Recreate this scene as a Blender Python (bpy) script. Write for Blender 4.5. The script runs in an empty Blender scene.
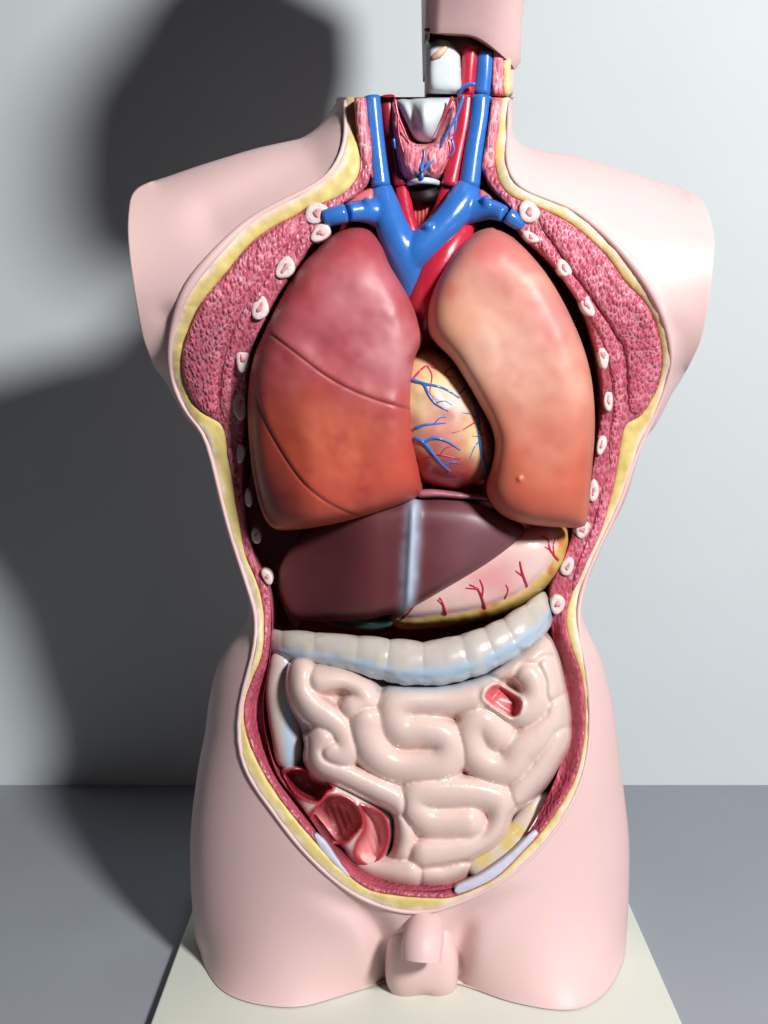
import bpy, math, random
import numpy as np
from mathutils import Vector, Matrix
from mathutils.geometry import delaunay_2d_cdt
random.seed(4)
rng = np.random.default_rng(7)
scn = bpy.context.scene
COL = scn.collection

# ------------------------------------------------------------------ camera
F = 1081.0
CAM = np.array([0.0, -0.89, 0.508])
TH = math.radians(7.7)
FW = np.array([0, math.cos(TH), -math.sin(TH)])
UP = np.array([0, math.sin(TH), math.cos(TH)])
cam = bpy.data.cameras.new('camera'); camo = bpy.data.objects.new('camera', cam); COL.objects.link(camo)
cam.sensor_fit = 'VERTICAL'; cam.sensor_height = 36.0; cam.sensor_width = 27.0
cam.lens = 36.0*F/1024.0; cam.clip_start = 0.02; cam.clip_end = 100
camo.location = CAM; camo.rotation_euler = (math.pi/2-TH, 0, 0)
scn.camera = camo

def dirs(px, py):
    px = np.asarray(px, float); py = np.asarray(py, float)
    return FW + np.multiply.outer((px-384)/F, np.array([1.0, 0, 0])) + np.multiply.outer((512-py)/F, UP)
def at(px, py, Y):                       # the point of depth Y seen at a pixel
    d = dirs(px, py); t = (np.asarray(Y, float)-CAM[1])/d[..., 1]
    return CAM + d*t[..., None]
def at_z(px, py, z):
    d = dirs(px, py); t = (z-CAM[2])/d[..., 2]
    return CAM + d*t[..., None]
PX = 0.00083                             # metres per pixel about the body

# ------------------------------------------------------------------ 2-D helpers
def catmull(pts, n, closed=False):
    P = np.asarray(pts, float); m = len(P)
    segs = m if closed else m-1
    out = []
    for i in range(segs):
        if closed: a, b, c, d = P[(i-1) % m], P[i], P[(i+1) % m], P[(i+2) % m]
        else: a, b, c, d = P[max(i-1, 0)], P[i], P[i+1], P[min(i+2, m-1)]
        for k in range(n):
            t = k/n
            out.append(.5*((2*b)+(c-a)*t+(2*a-5*b+4*c-d)*t*t+(3*b-a-3*c+d)*t**3))
    if not closed: out.append(P[-1])
    return np.array(out)
def resample(P, step, closed):
    P = np.asarray(P, float)
    Q = np.vstack([P, P[:1]]) if closed else P
    L = np.r_[0, np.cumsum(np.linalg.norm(np.diff(Q[:, :2], axis=0), axis=1))]
    n = max(4, int(round(L[-1]/step)))
    s = np.linspace(0, L[-1], n+1)
    if closed: s = s[:-1]
    return np.stack([np.interp(s, L, Q[:, k]) for k in range(Q.shape[1])], 1)
def curve(pts, step=4, closed=False): return resample(catmull(pts, 10, closed), step, closed)
def inside(poly, P):
    x, y = P[:, 0], P[:, 1]; c = np.zeros(len(P), bool)
    A = poly; B = np.roll(poly, -1, 0)
    for (x1, y1), (x2, y2) in zip(A, B):
        if y1 == y2: continue
        m = ((y1 > y) != (y2 > y)) & (x < (x2-x1)*(y-y1)/(y2-y1)+x1)
        c ^= m
    return c
def dline(P, line, closed=False):        # distance to a polyline
    P = np.asarray(P, float)[:, :2]
    L = np.asarray(line, float)[:, :2]
    if closed: L = np.vstack([L, L[:1]])
    best = np.full(len(P), 1e9)
    for a, b in zip(L[:-1], L[1:]):
        ab = b-a; l2 = max(ab@ab, 1e-9)
        t = np.clip(((P-a)@ab)/l2, 0, 1)
        d = np.linalg.norm(P-(a+t[:, None]*ab), axis=1)
        best = np.minimum(best, d)
    return best
def vnoise(P, scale, seed=0):            # smooth value noise in [-1,1]
    r = np.random.default_rng(seed).uniform(-1, 1, (64, 64))
    q = np.asarray(P, float)[:, :2]/scale + 100
    i = np.floor(q).astype(int); f = q-i; f = f*f*(3-2*f)
    def g(a, b): return r[(i[:, 0]+a) % 64, (i[:, 1]+b) % 64]
    return (g(0, 0)*(1-f[:, 0])+g(1, 0)*f[:, 0])*(1-f[:, 1])+(g(0, 1)*(1-f[:, 0])+g(1, 1)*f[:, 0])*f[:, 1]
def fbm(P, scale, seed=0): return vnoise(P, scale, seed)*.6+vnoise(P, scale/2.1, seed+1)*.3+vnoise(P, scale/4.3, seed+2)*.15
def sstep(a, b, x):
    t = np.clip((x-a)/(b-a), 0, 1); return t*t*(3-2*t)
def S(*c):                               # photo sRGB 0..255 -> linear
    c = np.array(c, float)/255
    return np.where(c <= .04045, c/12.92, ((c+.055)/1.055)**2.4)
def mixc(a, b, t): return a*(1-t[:, None])+b*t[:, None]

class Tri:                               # triangulated 2-D region
    def __init__(s, outline, step, holes=(), lines=(), rows=(1.3, 3.2), grid=True):
        pts = [outline]; edges = []; off = 0
        def addloop(L, closed):
            nonlocal off
            n = len(L)
            for i in range(n if closed else n-1): edges.append((off+i, off+(i+1) % n))
            off += n
        addloop(outline, True)
        for h in holes: pts.append(h); addloop(h, True)
        for l in lines: pts.append(l); addloop(l, False)
        s.nb = off
        bl = list(holes)+[outline]
        lo, hi = outline.min(0), outline.max(0)
        xs = np.arange(lo[0], hi[0]+step, step); ys = np.arange(lo[1], hi[1]+step, step*.866)
        g = np.array([(x+(step/2 if j % 2 else 0), y) for j, y in enumerate(ys) for x in xs])
        g = g + rng.uniform(-.12, .12, g.shape)*step
        ok = inside(outline, g)
        for h in holes: ok &= ~inside(h, g)
        g = g[ok]
        keep = np.full(len(g), True)
        mind = step*.55 if not rows else max(step*.5, rows[-1]+step*.45)
        for b in bl: keep &= dline(g, b, True) > mind
        for l in lines: keep &= dline(g, l) > step*.5
        g = g[keep]
        pts.append(g)
        for b in bl:
            T = np.roll(b, -1, 0)-np.roll(b, 1, 0); N = np.stack([-T[:, 1], T[:, 0]], 1)
            N /= np.linalg.norm(N, axis=1)[:, None]+1e-9
            for r in rows:
                for sg in (1, -1):
                    q = b+N*r*sg
                    o = inside(outline, q)
                    for h in holes: o &= ~inside(h, q)
                    q = q[o]
                    if len(q):
                        k = np.full(len(q), True)
                        for b2 in bl: k &= dline(q, b2, True) > r*.93
                        for l in lines: k &= dline(q, l) > step*.4
                        pts.append(q[k])
        allp = np.vstack([p for p in pts if len(p)])
        vs, es, fs, ov, oe, of = delaunay_2d_cdt([Vector(p) for p in allp.tolist()], edges, [], 0, 1e-4)
        V = np.array([(v[0], v[1]) for v in vs]); Fc = np.array([f for f in fs if len(f) == 3])
        cen = V[Fc].mean(1)
        ok = inside(outline, cen)
        for h in holes: ok &= ~inside(h, cen)
        Fc = Fc[ok]
        a = V[Fc]; ar = (a[:, 1, 0]-a[:, 0, 0])*(a[:, 2, 1]-a[:, 0, 1])-(a[:, 1, 1]-a[:, 0, 1])*(a[:, 2, 0]-a[:, 0, 0])
        Fc = Fc[np.abs(ar) > 1e-5]; ar = ar[np.abs(ar) > 1e-5]
        Fc[ar > 0] = Fc[ar > 0][:, ::-1]     # y is down: this order faces the camera
        used = np.unique(Fc); rm = np.full(len(V), -1); rm[used] = np.arange(len(used))
        s.V = V[used]; s.F = rm[Fc]
        E = np.vstack([s.F[:, [0, 1]], s.F[:, [1, 2]], s.F[:, [2, 0]]])
        key = set(map(tuple, E.tolist()))
        s.bedges = [e for e in map(tuple, E.tolist()) if (e[1], e[0]) not in key]
        s.bmask = np.zeros(len(s.V), bool)
        for e in s.bedges: s.bmask[list(e)] = True
        s.idx = {}
        # cotangent weights
        W = {}
        i, j, k, w = [], [], [], []
        I, J, Wt = [], [], []
        for c in range(3):
            A = s.V[s.F[:, c]]; B = s.V[s.F[:, (c+1) % 3]]; C = s.V[s.F[:, (c+2) % 3]]
            u = B-A; v = C-A
            cr = np.abs(u[:, 0]*v[:, 1]-u[:, 1]*v[:, 0]); ct = np.clip((u*v).sum(1)/np.maximum(cr, 1e-6), -5, 5)*.5
            I.append(s.F[:, (c+1) % 3]); J.append(s.F[:, (c+2) % 3]); Wt.append(ct)
        i_ = np.concatenate(I); j_ = np.concatenate(J); w_ = np.concatenate(Wt); nv = len(s.V)
        key2, inv = np.unique(np.minimum(i_, j_)*nv+np.maximum(i_, j_), return_inverse=True)
        we = np.clip(np.bincount(inv.ravel(), w_), .02, 8); i_ = key2//nv; j_ = key2 % nv
        s.I = np.concatenate([i_, j_]); s.J = np.concatenate([j_, i_]); s.W = np.concatenate([we, we])
        tri = s.V[s.F]; a2 = np.abs((tri[:, 1, 0]-tri[:, 0, 0])*(tri[:, 2, 1]-tri[:, 0, 1])-(tri[:, 1, 1]-tri[:, 0, 1])*(tri[:, 2, 0]-tri[:, 0, 0]))/2
        s.area = np.bincount(s.F.ravel(), np.repeat(a2/3, 3), len(s.V))
    def solve(s, fixed, val, src=1.0, iters=900):
        n = len(s.V); D = np.bincount(s.I, s.W, n)+1e-9
        free = ~fixed
        def Lap(x): return D*x-np.bincount(s.I, s.W*x[s.J], n)
        x = np.where(fixed, val, 0.0)
        if src == 0 and fixed.any(): x[free] = val[fixed].mean()
        b = src*s.area
        r = (b-Lap(x))*free; z = r/D*free; p = z.copy(); rz = r@z
        r0 = max(np.abs(r).max(), 1e-12)
        for _ in range(iters):
            Ap = Lap(p)*free; al = rz/max(p@Ap, 1e-30)
            x += al*p; r -= al*Ap
            if np.abs(r).max() < 1e-5*r0: break
            z = r/D*free; rz2 = r@z; p = z+(rz2/max(rz, 1e-30))*p; rz = rz2
        return x
    def near(s, pts):
        return np.array([np.argmin(((s.V-p)**2).sum(1)) for p in pts])

# ------------------------------------------------------------------ objects
def new_mesh(name, V, Fc, mat, parent=None, paint=None, smooth=True):
    me = bpy.data.meshes.new(name)
    me.from_pydata([tuple(v) for v in np.asarray(V, float).tolist()], [], [tuple(f) for f in (Fc.tolist() if hasattr(Fc, 'tolist') else Fc)])
    me.update()
    if paint is not None:
        at_ = me.color_attributes.new('paint', 'FLOAT_COLOR', 'POINT')
        c = np.ones((len(V), 4)); c[:, :3] = paint
        at_.data.foreach_set('color', c.ravel())
    if smooth: me.polygons.foreach_set('use_smooth', [True]*len(me.polygons))
    o = bpy.data.objects.new(name, me); COL.objects.link(o)
    if mat: me.materials.append(mat)
    if parent is not None: adopt(o, parent)
    return o
def adopt(o, parent):
    o.parent = parent
    w = Matrix.Translation(-Vector(WLOC.get(parent.name, (0, 0, 0))))
    o.matrix_parent_inverse = w
    WLOC[o.name] = (0, 0, 0)
WLOC = {}
def thing(name, label, cat, loc=(0, 0, 0), group=None):
    o = bpy.data.objects.new(name, None); COL.objects.link(o); o.location = loc
    o.empty_display_size = .05
    WLOC[o.name] = tuple(loc)
    o['label'] = label; o['category'] = cat
    if group: o['group'] = group
    return o
def tag(o, label, cat): o['label'] = label; o['category'] = cat

class MB:                                # collects tubes, balls, boxes into one mesh
    def __init__(s): s.V = []; s.F = []; s.C = []; s.n = 0
    def add(s, V, Fc, col=None):
        V = np.asarray(V, float); s.V.append(V); s.F += [tuple(int(i)+s.n for i in f) for f in Fc]
        s.C.append(np.broadcast_to(col if col is not None else np.array([1, 1, 1.]), (len(V), 3))); s.n += len(V)
    def tube(s, P, R, seg=14, col=None, caps=True, round_=False, flat=1.0):
        P = np.asarray(P, float); n = len(P); R = np.broadcast_to(np.asarray(R, float), (n,)).copy()
        if round_:
            d0 = P[0]-P[1]; d0 /= np.linalg.norm(d0); d1 = P[-1]-P[-2]; d1 /= np.linalg.norm(d1)
            k = [.45, .8, .97]
            P = np.vstack([[P[0]+d0*R[0]*q for q in k[::-1]], P, [P[-1]+d1*R[-1]*q for q in k]])
            f = [math.sqrt(1-q*q) for q in k]
            R = np.r_[[R[0]*q for q in f[::-1]], R, [R[-1]*q for q in f]]; n = len(P)
        T = np.gradient(P, axis=0); T /= np.linalg.norm(T, axis=1)[:, None]+1e-12
        N = np.cross(T[0], [0.1, 1, 0.05]); N /= np.linalg.norm(N)
        V = []
        for i in range(n):
            N = N-T[i]*(N@T[i]); N /= np.linalg.norm(N)+1e-12; B = np.cross(T[i], N)
            for k in range(seg):
                a = 2*math.pi*k/seg
                V.append(P[i]+R[i]*(math.cos(a)*N+math.sin(a)*B))
        Fc = [(i*seg+k, i*seg+(k+1) % seg, (i+1)*seg+(k+1) % seg, (i+1)*seg+k) for i in range(n-1) for k in range(seg)]
        if caps: Fc += [tuple(range(seg))[::-1], tuple((n-1)*seg+k for k in range(seg))]
        s.add(V, Fc, col)
    def px(s, pts, r=None, step=4, **k):         # pixel polyline (px, py, Y, radius px)
        Q = [p if len(p) == 4 else (*p, r) for p in pts]
        Q = resample(catmull(Q, 8), step, False)
        s.tube(at(Q[:, 0], Q[:, 1], Q[:, 2]), Q[:, 3]*PX, **k)
        return s
    def box(s, x0, x1, y0, y1, z0, z1):
        V = [(x, y, z) for x in (x0, x1) for y in (y0, y1) for z in (z0, z1)]
        s.add(V, [(0, 1, 3, 2), (4, 6, 7, 5), (0, 4, 5, 1), (2, 3, 7, 6), (0, 2, 6, 4), (1, 5, 7, 3)])
    def build(s, name, mat, parent=None, paint=False, smooth=True):
        V = np.vstack(s.V)
        return new_mesh(name, V, s.F, mat, parent, np.vstack(s.C) if paint else None, smooth)

def solid(name, T, Yf, Yb, mat, parent=None, paint=None, backpaint=None):
    """closed solid from a region: front at depth Yf, back at depth Yb (arrays per vertex)"""
    n = len(T.V)
    Yf = np.broadcast_to(Yf, (n,)); Yb = np.broadcast_to(Yb, (n,))
    A = at(T.V[:, 0], T.V[:, 1], Yf)
    mid = at(T.V[:, 0], T.V[:, 1], Yf*.5+Yb*.5) if False else at(T.V[:, 0], T.V[:, 1], Yf)
    B = mid.copy(); B[:, 1] = Yb
    V = np.vstack([A, B]); Fc = T.F.tolist()+(T.F[:, ::-1]+n).tolist()
    Fc += [(b, a, a+n, b+n) for a, b in T.bedges]
    p = None
    if paint is not None: p = np.vstack([paint, paint if backpaint is None else backpaint])
    return new_mesh(name, V, Fc, mat, parent, p)

def dome(T, H, p=1.4):
    u = T.solve(T.bmask, np.zeros(len(T.V)))
    t = np.sqrt(np.maximum(u, 0)/u.max())
    return H*(1-(1-t)**p), t

def pillow(name, pts, Y0, H, mat, parent=None, step=3, p=1.4, relief=None, paint=None, back=.5, edge=.0015, close=True, ymin=0, lines=()):
    out = curve(pts, step, True) if close else np.asarray(pts, float)
    out[:, 1] = np.maximum(out[:, 1], ymin)
    T = Tri(out, step, lines=[l[inside(out, l) & (dline(l, out, True) > 2)] for l in lines])
    h, t = dome(T, H, p)
    if relief is not None: h = h+relief(T.V, t)
    c = paint(T.V, t) if paint is not None else None
    o = solid(name, T, Y0-edge-h, Y0+edge+back*np.abs(H)*t, mat, parent, c)
    return o

# ------------------------------------------------------------------ materials
def mat(name, col=None, rough=.35, spec=.5, var=.08, vscale=60, bump=None, coat=0.0, cell=None, fibre=None, attr=False, sss=0.0, detail=4):
    m = bpy.data.materials.new(name); m.use_nodes = True
    nt = m.node_tree; N = nt.nodes; L = nt.links; N.clear()
    out = N.new('ShaderNodeOutputMaterial'); b = N.new('ShaderNodeBsdfPrincipled'); L.new(b.outputs[0], out.inputs[0])
    tc = N.new('ShaderNodeTexCoord')
    b.inputs['Roughness'].default_value = rough; b.inputs['Specular IOR Level'].default_value = spec
    b.inputs['Coat Weight'].default_value = coat; b.inputs['Coat Roughness'].default_value = .12
    if sss:
        b.inputs['Subsurface Weight'].default_value = sss; b.inputs['Subsurface Scale'].default_value = .004
    if attr:
        a = N.new('ShaderNodeAttribute'); a.attribute_name = 'paint'; base = a.outputs['Color']
    else:
        a = N.new('ShaderNodeRGB'); a.outputs[0].default_value = (*[float(x) for x in col], 1); base = a.outputs[0]
    no = N.new('ShaderNodeTexNoise'); no.inputs['Scale'].default_value = vscale; no.inputs['Detail'].default_value = detail
    L.new(tc.outputs['Object'], no.inputs['Vector'])
    mr = N.new('ShaderNodeMapRange'); mr.inputs[1].default_value = .25; mr.inputs[2].default_value = .75
    mr.inputs[3].default_value = 1-var; mr.inputs[4].default_value = 1+var
    L.new(no.outputs['Fac'], mr.inputs[0])
    mx = N.new('ShaderNodeMix'); mx.data_type = 'RGBA'; mx.blend_type = 'MULTIPLY'; mx.inputs[0].default_value = 1
    L.new(base, mx.inputs[6]); L.new(mr.outputs[0], mx.inputs[7]); cur = mx.outputs[2]
    rr = N.new('ShaderNodeMapRange'); rr.inputs[1].default_value = .3; rr.inputs[2].default_value = .7
    rr.inputs[3].default_value = max(rough-.06, .03); rr.inputs[4].default_value = rough+.08
    L.new(no.outputs['Fac'], rr.inputs[0]); L.new(rr.outputs[0], b.inputs['Roughness'])
    height = None
    if cell:                             # raised pale muscle bundles: (scale, pale colour, strength, stretch)
        sc, pale, st, stretch = cell
        mp = N.new('ShaderNodeMapping'); mp.inputs['Scale'].default_value = stretch; L.new(tc.outputs['Object'], mp.inputs[0])
        wn = N.new('ShaderNodeTexNoise'); wn.inputs['Scale'].default_value = sc*.45; L.new(tc.outputs['Object'], wn.inputs['Vector'])
        ws = N.new('ShaderNodeVectorMath'); ws.operation = 'SCALE'; ws.inputs['Scale'].default_value = .7/sc; L.new(wn.outputs['Color'], ws.inputs[0])
        wa = N.new('ShaderNodeVectorMath'); wa.operation = 'ADD'; L.new(mp.outputs[0], wa.inputs[0]); L.new(ws.outputs[0], wa.inputs[1])
        vo = N.new('ShaderNodeTexVoronoi'); vo.feature = 'SMOOTH_F1'; vo.inputs['Smoothness'].default_value = .25; vo.inputs['Scale'].default_value = sc
        L.new(wa.outputs[0], vo.inputs['Vector'])
        cr = N.new('ShaderNodeMapRange'); cr.inputs[1].default_value = .01; cr.inputs[2].default_value = .17
        cr.inputs[3].default_value = 1.0; cr.inputs[4].default_value = 0.0; cr.interpolation_type = 'SMOOTHSTEP'
        hr = N.new('ShaderNodeMapRange'); hr.inputs[1].default_value = .05; hr.inputs[2].default_value = .7; hr.inputs[3].default_value = 1; hr.inputs[4].default_value = 0
        ve = N.new('ShaderNodeTexVoronoi'); ve.feature = 'DISTANCE_TO_EDGE'; ve.inputs['Scale'].default_value = sc; L.new(wa.outputs[0], ve.inputs['Vector'])
        L.new(ve.outputs['Distance'], cr.inputs[0]); L.new(vo.outputs['Distance'], hr.inputs[0])
        n2 = N.new('ShaderNodeTexNoise'); n2.inputs['Scale'].default_value = 90; n2.inputs['Detail'].default_value = 3; L.new(tc.outputs['Object'], n2.inputs['Vector'])
        n2r = N.new('ShaderNodeMapRange'); n2r.inputs[1].default_value = .35; n2r.inputs[2].default_value = .65; n2r.inputs[3].default_value = .15
        n2r.inputs[4].default_value = .8
        L.new(n2.outputs['Fac'], n2r.inputs[0])
        mu = N.new('ShaderNodeMath'); mu.operation = 'MULTIPLY'; L.new(cr.outputs[0], mu.inputs[0]); L.new(n2r.outputs[0], mu.inputs[1])
        m2 = N.new('ShaderNodeMix'); m2.data_type = 'RGBA'; m2.inputs[7].default_value = (*[float(x) for x in pale], 1)
        sx = N.new('ShaderNodeSeparateXYZ'); L.new(tc.outputs['Object'], sx.inputs[0])
        zr = N.new('ShaderNodeMapRange'); zr.inputs[1].default_value = .2; zr.inputs[2].default_value = .42; zr.inputs[3].default_value = .12; zr.inputs[4].default_value = 1
        L.new(sx.outputs['Z'], zr.inputs[0]); mz = N.new('ShaderNodeMath'); mz.operation = 'MULTIPLY'; L.new(mu.outputs[0], mz.inputs[0]); L.new(zr.outputs[0], mz.inputs[1])
        L.new(mz.outputs[0], m2.inputs[0]); L.new(cur, m2.inputs[6]); cur = m2.outputs[2]
        bp = N.new('ShaderNodeBump'); bp.inputs['Strength'].default_value = st; bp.inputs['Distance'].default_value = .0013
        L.new(hr.outputs[0], bp.inputs['Height']); L.new(bp.outputs[0], b.inputs['Normal']); height = bp
    if bump:
        sc, st, dist = bump
        bn = N.new('ShaderNodeTexNoise'); bn.inputs['Scale'].default_value = sc; bn.inputs['Detail'].default_value = 3
        L.new(tc.outputs['Object'], bn.inputs['Vector'])
        b2 = N.new('ShaderNodeBump'); b2.inputs['Strength'].default_value = st; b2.inputs['Distance'].default_value = dist
        L.new(bn.outputs['Fac'], b2.inputs['Height'])
        if height: L.new(height.outputs[0], b2.inputs['Normal'])
        L.new(b2.outputs[0], b.inputs['Normal'])
    L.new(cur, b.inputs['Base Color'])
    return m

M = {}
M['skin'] = mat('painted_skin', S(234, 199, 197), .42, .35, .045, 9, (260, .16, .0006), sss=0.0)
M['fat'] = mat('yellow_fat', None, .45, .4, .10, 70, (110, .5, .0012), attr=True)
M['muscle'] = mat('red_muscle', S(184, 80, 100), .4, .5, .2, 45, None, cell=(330, S(228, 152, 170), .7, (1, 1, .45)))
M['pec'] = mat('chest_muscle_red', S(198, 84, 108), .42, .5, .22, 34, None, cell=(310, S(240, 180, 196), .9, (1.15, 1, .62)))
M['bone'] = mat('cut_bone', S(232, 214, 212), .45, .4, .2, 260, (300, .4, .0006))
M['marrow'] = mat('bone_marrow', S(224, 150, 158), .5, .3, .25, 500, (600, .5, .0006))
M['lining'] = mat('cavity_lining', S(156, 46, 60), .4, .4, .15, 50, (60, .4, .002))
M['vein'] = mat('blue_vein', S(54, 116, 200), .25, .5, .06, 90, (160, .15, .0006), coat=.3)
M['artery'] = mat('red_artery', S(196, 40, 66), .28, .5, .08, 90, (160, .15, .0006), coat=.3)
M['lung'] = mat('lung_paint', None, .46, .5, .06, 45, (42, .08, .002), coat=.0, attr=True)
M['paint'] = mat('organ_paint', None, .3, .5, .04, 60, (90, .12, .0012), coat=.25, attr=True)
M['gut'] = mat('gut_paint', None, .26, .5, .03, 60, (70, .10, .001), coat=.35, attr=True)
M['liver'] = mat('liver_paint', None, .42, .35, .05, 40, (40, .08, .001), coat=.0, attr=True)
M['thyroid'] = mat('thyroid_paint', S(214, 104, 122), .4, .4, .1, 90, None, cell=(260, S(244, 200, 206), .7, (1.3, 1, .35)))
M['cartilage'] = mat('white_cartilage', S(208, 218, 222), .4, .4, .08, 60, (80, .3, .0015))
M['tendon'] = mat('lilac_tendon', S(206, 206, 224), .4, .4, .08, 120, (120, .3, .0008))
M['dark'] = mat('dark_hollow', S(34, 10, 13), .5, .3, .2, 80)
M['board'] = mat('cream_board', S(226, 230, 218), .5, .3, .02, 8, (400, .05, .0004))
M['wall'] = mat('pale_wall', S(212, 220, 223), .8, .2, .025, 5, (500, .12, .0005), detail=10)
M['floor'] = mat('grey_table', S(160, 165, 174), .6, .3, .035, 9, (700, .15, .0004), detail=10)

# ------------------------------------------------------------------ setting
TABLE_Z = -0.012
wallY = float(at_z(384, 785, TABLE_Z)[1])
o = new_mesh('floor', [(-1.6, -.5, TABLE_Z), (1.6, -.5, TABLE_Z), (1.6, wallY, TABLE_Z), (-1.6, wallY, TABLE_Z)], [(0, 1, 2, 3)], M['floor']); o['kind'] = 'structure'
o = new_mesh('wall', [(-1.6, wallY, TABLE_Z), (1.6, wallY, TABLE_Z), (1.6, wallY, 2), (-1.6, wallY, 2)], [(0, 1, 2, 3)], M['wall']); o['kind'] = 'structure'

# base board
pl = at_z(np.array([190., 150., 628., 683.]), np.array([915., 1024., 900., 1024.]), 0.0)
def ext(a, b, y): t = (y-a[1])/(b[1]-a[1]); return (a+(b-a)*t)[0]
yb, yf = .13, -.17
bb = [(ext(pl[0], pl[1], yf), yf), (ext(pl[2], pl[3], yf), yf), (ext(pl[2], pl[3], yb), yb), (ext(pl[0], pl[1], yb), yb)]
print('board', bb, 'wall', wallY)
V = [(x, y, z) for z in (-.0115, -.0005) for x, y in bb]
bo = new_mesh('base_board', V, [(3, 2, 1, 0), (4, 5, 6, 7), (0, 1, 5, 4), (1, 2, 6, 5), (2, 3, 7, 6), (3, 0, 4, 7)], M['board'], smooth=False)
mod = bo.modifiers.new('bevel', 'BEVEL'); mod.width = .0015; mod.segments = 2
tag(bo, 'flat cream rectangular board under the torso model', 'base board')

# ------------------------------------------------------------------ torso outlines (pixels)
neckL = [(337, 97), (332, 109), (319, 125), (305, 136), (296, 139)]
SIL_L = [(338, 60), (337, 97), (332, 109), (319, 125.6), (305.5, 136), (296, 139.5), (275, 144), (250, 150), (201, 165), (169, 176), (146, 183.5), (134.6, 191), (129.5, 204), (128, 236), (133, 282), (141, 330), (148, 353), (156, 370), (167, 384), (174, 397), (186, 418), (201.5, 436), (209, 457), (216.6, 493.6), (226, 530), (238, 566), (248, 597), (248, 616), (241, 631), (229, 645), (217, 667), (209, 700), (205, 732), (198.6, 765), (192, 815), (190, 857), (192, 906)]
BOT = [(195, 935), (199, 950), (205, 968), (219, 988), (240, 1000), (273, 1007), (306, 1006), (352, 993), (383, 984), (400, 982), (430, 983), (450, 983), (472, 989), (510, 1002), (553, 1010), (582, 1008), (606, 992), (620, 968), (625, 950)]
SIL_R = [(627, 930), (629, 887), (629, 839), (624, 792), (618, 744), (613, 705), (603, 664), (594, 643), (585, 624), (580, 606), (583, 593), (594.5, 564), (609, 532), (626.7, 496.7), (638, 458.6), (646, 438), (656, 425), (665.5, 407), (672, 394), (681, 380), (690, 364), (701, 339), (708, 306), (714, 257), (713, 231), (705, 205), (688, 191), (662, 182.5), (626, 171), (578, 157), (534, 149), (516, 140), (513, 125), (513, 97), (514, 60)]
sil = curve(SIL_L+BOT+SIL_R, 5, True)

A_PTS = [(345, 97), (345.5, 120), (346, 138), (341, 158), (328, 176), (309, 189), (283, 202), (250, 221), (218, 251), (187, 289), (174, 324), (169.5, 350), (171, 374), (177, 395), (189, 416), (205, 434), (212, 457), (219.5, 493.6), (229, 530), (241, 566), (252, 600), (256.5, 621), (254.6, 654), (243, 687), (236, 720), (239, 749), (250, 778), (273, 811), (298, 844), (331, 877), (364, 899), (401, 911), (430, 911), (448, 906), (486, 890), (524, 864), (556, 828), (580, 785), (590, 744), (592, 705), (588, 672), (579, 634), (577, 606), (580, 593), (591, 564), (606, 532), (623, 496.7), (634, 458.6), (643, 438), (653, 420), (664, 392), (671, 366), (669.5, 340), (660, 307), (641, 275), (610, 239), (576, 211), (546, 198), (528, 191), (512, 180), (507, 160), (508, 137), (509.5, 97)]
B_PTS = [(356, 97), (357, 130), (360, 155), (358, 176), (344, 193), (326, 202), (308, 207), (298, 214), (273, 227), (250, 244), (224, 275), (201, 303), (188, 330), (181, 355), (183, 381), (192, 402), (206, 415), (221, 424), (226, 440), (228, 457), (233, 481), (235, 500), (239, 520), (245, 554), (254.5, 576), (261, 597), (264, 621), (262, 654), (249, 687), (244, 710), (247, 736), (264, 774), (289, 811), (314, 840), (337, 865), (368, 889), (395, 895), (430, 898), (457, 896), (496, 878), (524, 851), (541, 833), (558, 809), (575, 779), (584, 739), (585, 705), (581, 675), (571, 645), (566, 620), (571, 596), (580, 570), (594, 541), (606, 511), (613.5, 485), (618, 459), (621, 440), (626, 424), (640, 416), (655, 393), (662, 365), (659, 336), (648, 307), (625, 281), (603, 252), (571, 224), (540, 208), (524, 202), (510, 195), (499, 182), (495, 160), (497, 137), (501, 97)]
C_PTS = [(367, 97), (370, 130), (372, 158), (368, 180), (354, 195), (340, 204), (331, 212), (330, 228), (312, 243), (295, 266), (276, 295), (263, 322), (254, 342), (247, 369), (245, 400), (243.5, 421), (242, 466), (243, 512), (251, 548), (258, 570), (267, 586), (271, 605), (272, 625), (269, 662), (263, 699), (265, 732), (277, 774), (302, 807), (323, 838), (338, 860), (358, 879), (390, 889), (430, 891), (453, 888), (480, 877), (512, 854), (529, 830), (543, 806), (556, 777), (569, 734), (565, 691), (561, 665), (553, 640), (550.5, 615), (551, 590), (562, 564), (575, 535), (586, 505), (594, 464), (597, 443), (602, 410), (601, 371), (593, 332), (577, 293), (551, 261), (523, 235), (517, 222), (513, 210), (503, 199), (492, 186), (485, 170), (487, 135), (491, 97)]
A = curve(A_PTS, 4.5); B = curve(B_PTS, 4.5); C = curve(C_PTS, 4.5)

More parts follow.
